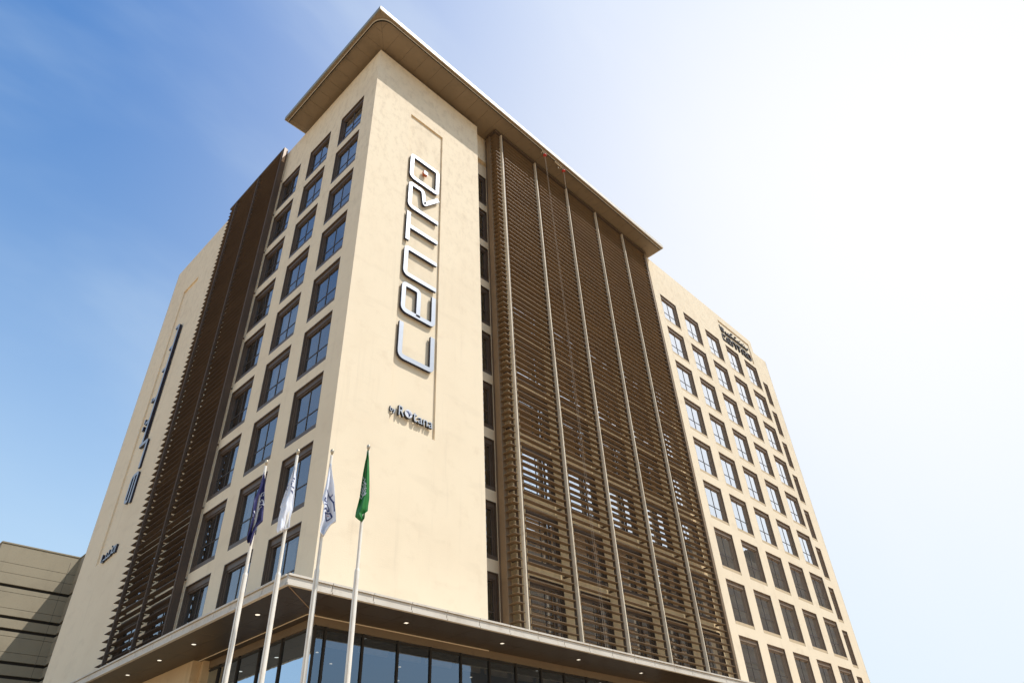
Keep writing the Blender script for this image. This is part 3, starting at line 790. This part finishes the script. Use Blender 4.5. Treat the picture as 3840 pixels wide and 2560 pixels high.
OUT = [
 [(-.013, 9.692, .058, 9.42), (-.057, 9.253, .078, 9.194), (-.122, 8.909, .113, 8.936), (-.103, 8.655, .141, 8.664), (-.085, 8.459, .166, 8.396), (-.085, 8.229, .05, 8.242), (-.103, 8.018, .025, 8.03), (-.108, 7.914, .003, 7.821)],
 [(-.021, 9.589, -.011, 9.57), (-.063, 9.28, .045, 9.294), (-.109, 9.034, .06, 9.052), (-.155, 8.792, .077, 8.815), (-.196, 8.511, .084, 8.617), (-.178, 8.468, .09, 8.493), (-.196, 8.222, .06, 8.262), (-.196, 8.119, .064, 8.176), (-.198, 7.948, .078, 8.022), (-.156, 7.859, -.015, 7.963)],
 [(-.011, 9.607, .016, 9.59), (-.035, 9.3, .073, 9.309), (-.053, 9.018, .137, 9.033), (-.092, 8.65, .193, 8.671), (-.031, 8.476, .22, 8.494), (-.042, 8.299, .256, 8.319), (-.046, 8.124, .285, 8.12), (-.049, 7.952, .174, 8.035), (-.029, 7.851, .121, 7.929), (.041, 7.796, .057, 7.797)],
 [(-.014, 9.847, .007, 9.849), (-.042, 9.564, .043, 9.569), (-.065, 9.24, .077, 9.248), (-.082, 8.942, .105, 8.952), (-.096, 8.633, .125, 8.644), (-.121, 8.453, .114, 8.465), (-.143, 8.329, .113, 8.314), (-.161, 8.172, .052, 8.233), (-.081, 8.089, .054, 8.112), (-.004, 8.032, .004, 8.032)]]
RD = [(.906, -.423), (.887, -.461), (.862, -.506), (.833, -.553)]
MARK = {0: [[(0.025, 9.041), (0.02, 9.112), (0.05, 9.134), (0.078, 9.124)], [(0.071, 9.034), (0.085, 9.101)], [(0.042, 8.882), (0.028, 8.926), (0.048, 8.947), (0.078, 8.923), (0.111, 8.825), (0.128, 8.781)], [(0.018, 8.86), (0.042, 8.817), (0.092, 8.814), (0.123, 8.771)], [(-0.006, 8.775), (0.029, 8.742), (0.08, 8.757)], [(0.045, 8.748), (0.029, 8.697), (0.006, 8.667)], [(-0.068, 8.596), (-0.057, 8.624), (-0.033, 8.581), (-0.017, 8.538)], [(-0.062, 8.533), (-0.061, 8.488), (-0.028, 8.456)], [(-0.013, 8.467), (0.005, 8.486)]],
1: [[(-0.042, 9.133), (-0.008, 9.152), (0.016, 9.214), (-0.013, 9.216)], [(-0.006, 9.137), (0.013, 9.12)], [(-0.107, 9.074), (-0.115, 9.015)], [(-0.13, 8.976), (-0.112, 8.942)], [(-0.033, 9.014), (0.006, 8.972), (0.041, 9.012)], [(-0.021, 8.896), (0.016, 8.845), (0.021, 8.9)], [(-0.021, 9.043), (-0.037, 9.097)]],
2: [[(-0.009, 8.893), (0.077, 8.753), (0.18, 8.563), (0.22, 8.353)], [(0.077, 8.753), (0.126, 8.784), (0.129, 8.803)], [(0.165, 8.579), (0.19, 8.595)], [(-0.015, 8.692), (-0.025, 8.61), (0.022, 8.587)], [(-0.015, 8.522), (0.036, 8.534), (0.087, 8.484), (0.097, 8.423), (0.068, 8.394), (0.023, 8.435), (-0.018, 8.371)], [(0.014, 8.329), (0.129, 8.363), (0.18, 8.235), (0.068, 8.18), (0.014, 8.329)]],
3: [[(-0.058, 9.147), (-0.045, 9.092)], [(-0.058, 9.054), (-0.027, 9.018), (-0.011, 9.093)], [(-0.068, 8.979), (-0.041, 8.944), (-0.02, 9.0), (0.011, 8.928)], [(-0.079, 8.905), (-0.048, 8.834), (-0.021, 8.908), (0.029, 8.911)], [(-0.079, 8.814), (-0.025, 8.762), (0.015, 8.874)], [(-0.081, 8.741), (-0.047, 8.725), (-0.028, 8.799), (0.038, 8.802)], [(-0.098, 8.65), (-0.054, 8.617), (-0.024, 8.654), (-0.055, 8.725)], [(-0.015, 8.637), (0.024, 8.765)], [(0.011, 8.629), (0.038, 8.693)]]}
flabels = ['navy blue flag with white script hanging limp on its pole', 'white flag with a few dark marks hanging limp beside the navy flag', 'white flag with navy square logo and red dot hanging limp', 'green flag with white Arabic script hanging limp']
fm = ['cloth_navy', 'cloth_white', 'cloth_white', 'cloth_green']; pm = ['print_white', 'print_navy', 'print_navy', 'print_white']
for i, (x, y) in enumerate(POLES):
    rows_ = OUT[i]; rd = Vector((*RD[i], 0)); nd = Vector((rd.y, -rd.x, 0))       # nd points to the street side
    if nd.dot(Vector((-11.8-x, -20.4-y, 0))) < 0: nd = -nd
    def edge(s_, rows_=rows_):
        q = s_*(len(rows_)-1); k = min(int(q), len(rows_)-2); t = q-k
        return [rows_[k][j]*(1-t)+rows_[k+1][j]*t for j in range(4)]
    front = {0: .035, 1: .03, 2: .06, 3: .065}[i]
    def depth(u, s_, i=i, front=front):
        wv = .085*math.sin(PI*(2.3*u+.6*i)+3.0*s_+i)*min(1, s_*3)+.020*math.sin(9*u+7*s_+2*i)*s_+.012*math.sin(17*u-11*s_)
        return front+.05+wv
    nu, nv = 36, 70; vs = []; fs = []
    for b in range(nv+1):
        s_ = b/nv; e = edge(s_)
        for a in range(nu+1):
            u = a/nu
            r_ = e[0]*(1-u)+e[2]*u; z = e[1]*(1-u)+e[3]*u
            r_ += .006*math.sin(14*s_+9*i)*(1-u)*s_
            p = rd*r_ + nd*depth(u, s_) ; vs.append((p.x, p.y, z))
    for b in range(nv):
        for a in range(nu): fs.append((b*(nu+1)+a, b*(nu+1)+a+1, (b+1)*(nu+1)+a+1, (b+1)*(nu+1)+a))
    fl = thing('flag', flabels[i], 'flag', (x, y, 0), group='flags hanging from the flagpoles')
    mb = MB(); mb.add(vs, fs, M[fm[i]])
    c_ = mb.build('cloth', fl, smooth=True); sol = c_.modifiers.new('thickness', 'SOLIDIFY'); sol.thickness = .006
    # folds gathered behind
    mb = MB(); vs = []; fs = []
    for b in range(nv+1):
        s_ = b/nv*.93; e = edge(s_)
        for a in range(nu+1):
            u = a/nu; uu = .12+.55*u
            r_ = e[0]*(1-uu)+e[2]*uu; z = e[1]*(1-uu)+e[3]*uu-.02*math.sin(PI*u)
            p = rd*r_+nd*(depth(uu, s_)-.03-.05*math.sin(PI*u)*s_+.02*math.sin(20*u+5*s_)); vs.append((p.x, p.y, z))
    for b in range(nv):
        for a in range(nu): fs.append((b*(nu+1)+a, b*(nu+1)+a+1, (b+1)*(nu+1)+a+1, (b+1)*(nu+1)+a))
    mb.add(vs, fs, M[fm[i]]); mb.build('rear_fold', fl, smooth=True)
    def onflag(r_, z):
        lo_, hi_ = 0., 1.
        for _ in range(30):
            mid = (lo_+hi_)/2; e = edge(mid); u = (r_-e[0])/max(1e-6, e[2]-e[0]); u = min(1, max(0, u))
            zz = e[1]*(1-u)+e[3]*u
            if zz > z: lo_ = mid
            else: hi_ = mid
        return u, mid
    mk = MB()
    for st in MARK[i]:
        pts = []
        for (p, q) in zip(st[:-1], st[1:]):
            for t in range(4): pts.append((p[0]+(q[0]-p[0])*t/4, p[1]+(q[1]-p[1])*t/4))
        pts.append(st[-1])
        L, R_ = offset_stroke(pts, .013 if i == 2 else .0115)
        V = []
        for P_ in L+R_:
            u, s_ = onflag(P_.x, P_.y); p = rd*P_.x+nd*(depth(u, s_)+.007); V.append((p.x, p.y, P_.y))
        n = len(L); mk.add(V, [(k_, k_+1, n+k_+1, n+k_) for k_ in range(n-1)], M[pm[i]])
    mk.build('emblem', fl)
    if i == 2:
        mk = MB(); V = []
        for (a, b) in ((.079, 8.281), (.099, 8.281), (.099, 8.305), (.079, 8.305)):
            u, s_ = onflag(a, b); p = rd*a+nd*(depth(u, s_)+.008); V.append((p.x, p.y, b))
        mk.add(V, [(0, 1, 2, 3)], M['print_red']); mk.build('emblem_dot', fl)

# ------------------------------------------------------------------ rope hoists under the roof
for hx, lb, two in ((13.07, 'red rope pulley under the roof edge, the one nearer the tower', True), (15.08, 'red rope pulley under the roof edge, the one farther from the tower', False)):
    t = thing('rope_hoist', lb, 'hoist', (hx, -1.60, 41.9), group='rope hoists hanging from the roof track')
    a = MB(); a.tube([(-.9 if not two else -.25, 0, -.03), (.1, 0, -.05)], .035, M['post'], 8); a.tube([(-.12, 0, -.04), (-.04, .02, -.16), (.02, 0, -.22)], .022, M['steel'], 6); a.tube([(-.2, .1, -.02), (-.22, .1, -.14)], .03, M['post'], 8); a.build('trolley', t)
    a = MB(); a.lathe([(.05, -.02), (.125, -.03), (.13, -.06), (.125, -.09), (.05, -.10)], (0.03, 0, -.20), M['red'], 20); a.build('pulley', t)
    if not two:
        a = MB(); a.tube([(-.55, .02, -.04), (-.55, .02, -.36)], .006, M['rope'], 5); a.lathe([(.01, 0), (.035, -.03), (.035, -.09), (.01, -.12)], (-.55, .02, -.34), M['post'], 8); a.build('hook', t)
    a = MB()
    for dx, lean in (((.0, .42), (.07, .50)) if two else ((.02, .03), (.06, .0))):
        a.tube([(dx, 0, -.3), (dx+lean*.5, .0, -16), (dx+lean, .1, -33.2)], (.006 if two else .007), M['rope'], 5)
    a.build('rope', t)

# ------------------------------------------------------------------ stone neighbour
nb = thing('stone_building', 'low windowless greenish stone building with dark horizontal grooves beside the hotel', 'building')
Yn, xl, xc = 46.0, -1.50, 4.39
PZ = 24.26
zs = [22.81, 22.06, 21.12, 20.65, 19.48, 18.84, 17.96, 17.5, 16.4, 15.68, 14.72, 13.7, 12.6, 11.5, 10.6, 9.6, 8.6, 7.4, 6.2, 5.0, 3.8, 2.6, 1.4]
thick = {21.12, 18.84, 17.96, 15.68, 14.72, 12.6, 11.5, 9.6, 7.4}
st = MB(); top = PZ
fp = [(xl, 70), (xl, Yn), (xc, Yn), (xc, 35.5), (20, 35.5), (20, 70)]
inner = [(xl+.18, 69.8), (xl+.18, Yn+.18), (xc+.18, Yn+.18), (xc+.18, 35.7), (19.8, 35.7), (19.8, 69.8)]
for z in zs+[0]:
    g_ = .24 if z in thick else .028
    lo_ = z+g_/2 if z else 0
    st.prism(fp, lo_, top, M['granite'])
    top = z-g_/2
st.build('wall', nb)
gm_ = MB(); gm_.prism(inner, .01, PZ-.1, M['groove']); gm_.build('groove_lining', nb)
jt = MB()
jt.box(xc-.65, xc-.63, Yn-.004, Yn+.1, 3, PZ-.5, M['groove']); jt.build('panel_joint', nb)
cp = MB(); cp.prism([(xl-.05, 70.05), (xl-.05, Yn-.05), (xc-.05, Yn-.05), (xc-.05, 35.45), (20.05, 35.45), (20.05, 70.05)], PZ+.002, PZ+.10, M['granite']); cp.build('coping', nb)

# ------------------------------------------------------------------ buildings across the street (seen only mirrored in the glass)
TW = [(96, 118, -78, 57, 'dark office block across the street with a stepped top'), (122, 150, -84, 70, 'dark office block across the street, tallest of its row'), (156, 182, -80, 58, 'dark office block across the street with a narrow roof plant'), (190, 226, -86, 84, 'dark office block across the street at the far end'), (232, 330, -88, 92, 'broad dark office block beyond the far end')]
for k, (x0, x1, yb, hh, lb) in enumerate(TW):
    t = thing('office_block', lb, 'building', (x0, yb, 0), group='office blocks across the street')
    a = MB(); w2 = x1-x0
    a.box(0, w2, -18, 0, -.3, hh, M['tower_dark']); a.box(w2*.2, w2*.6, -14, -1, hh+.004, hh+5, M['tower_dark']); a.box(w2*.45, w2*.8, -15, -4, hh+5.01, hh+8, M['tower_dark'])
    a.build('wall', t)
    b = MB()
    for z in range(4, int(hh)-2, 4): b.box(1, w2-1, .003, .12, z, z+1.9, M['bronze'])
    b.build('window_bands', t)
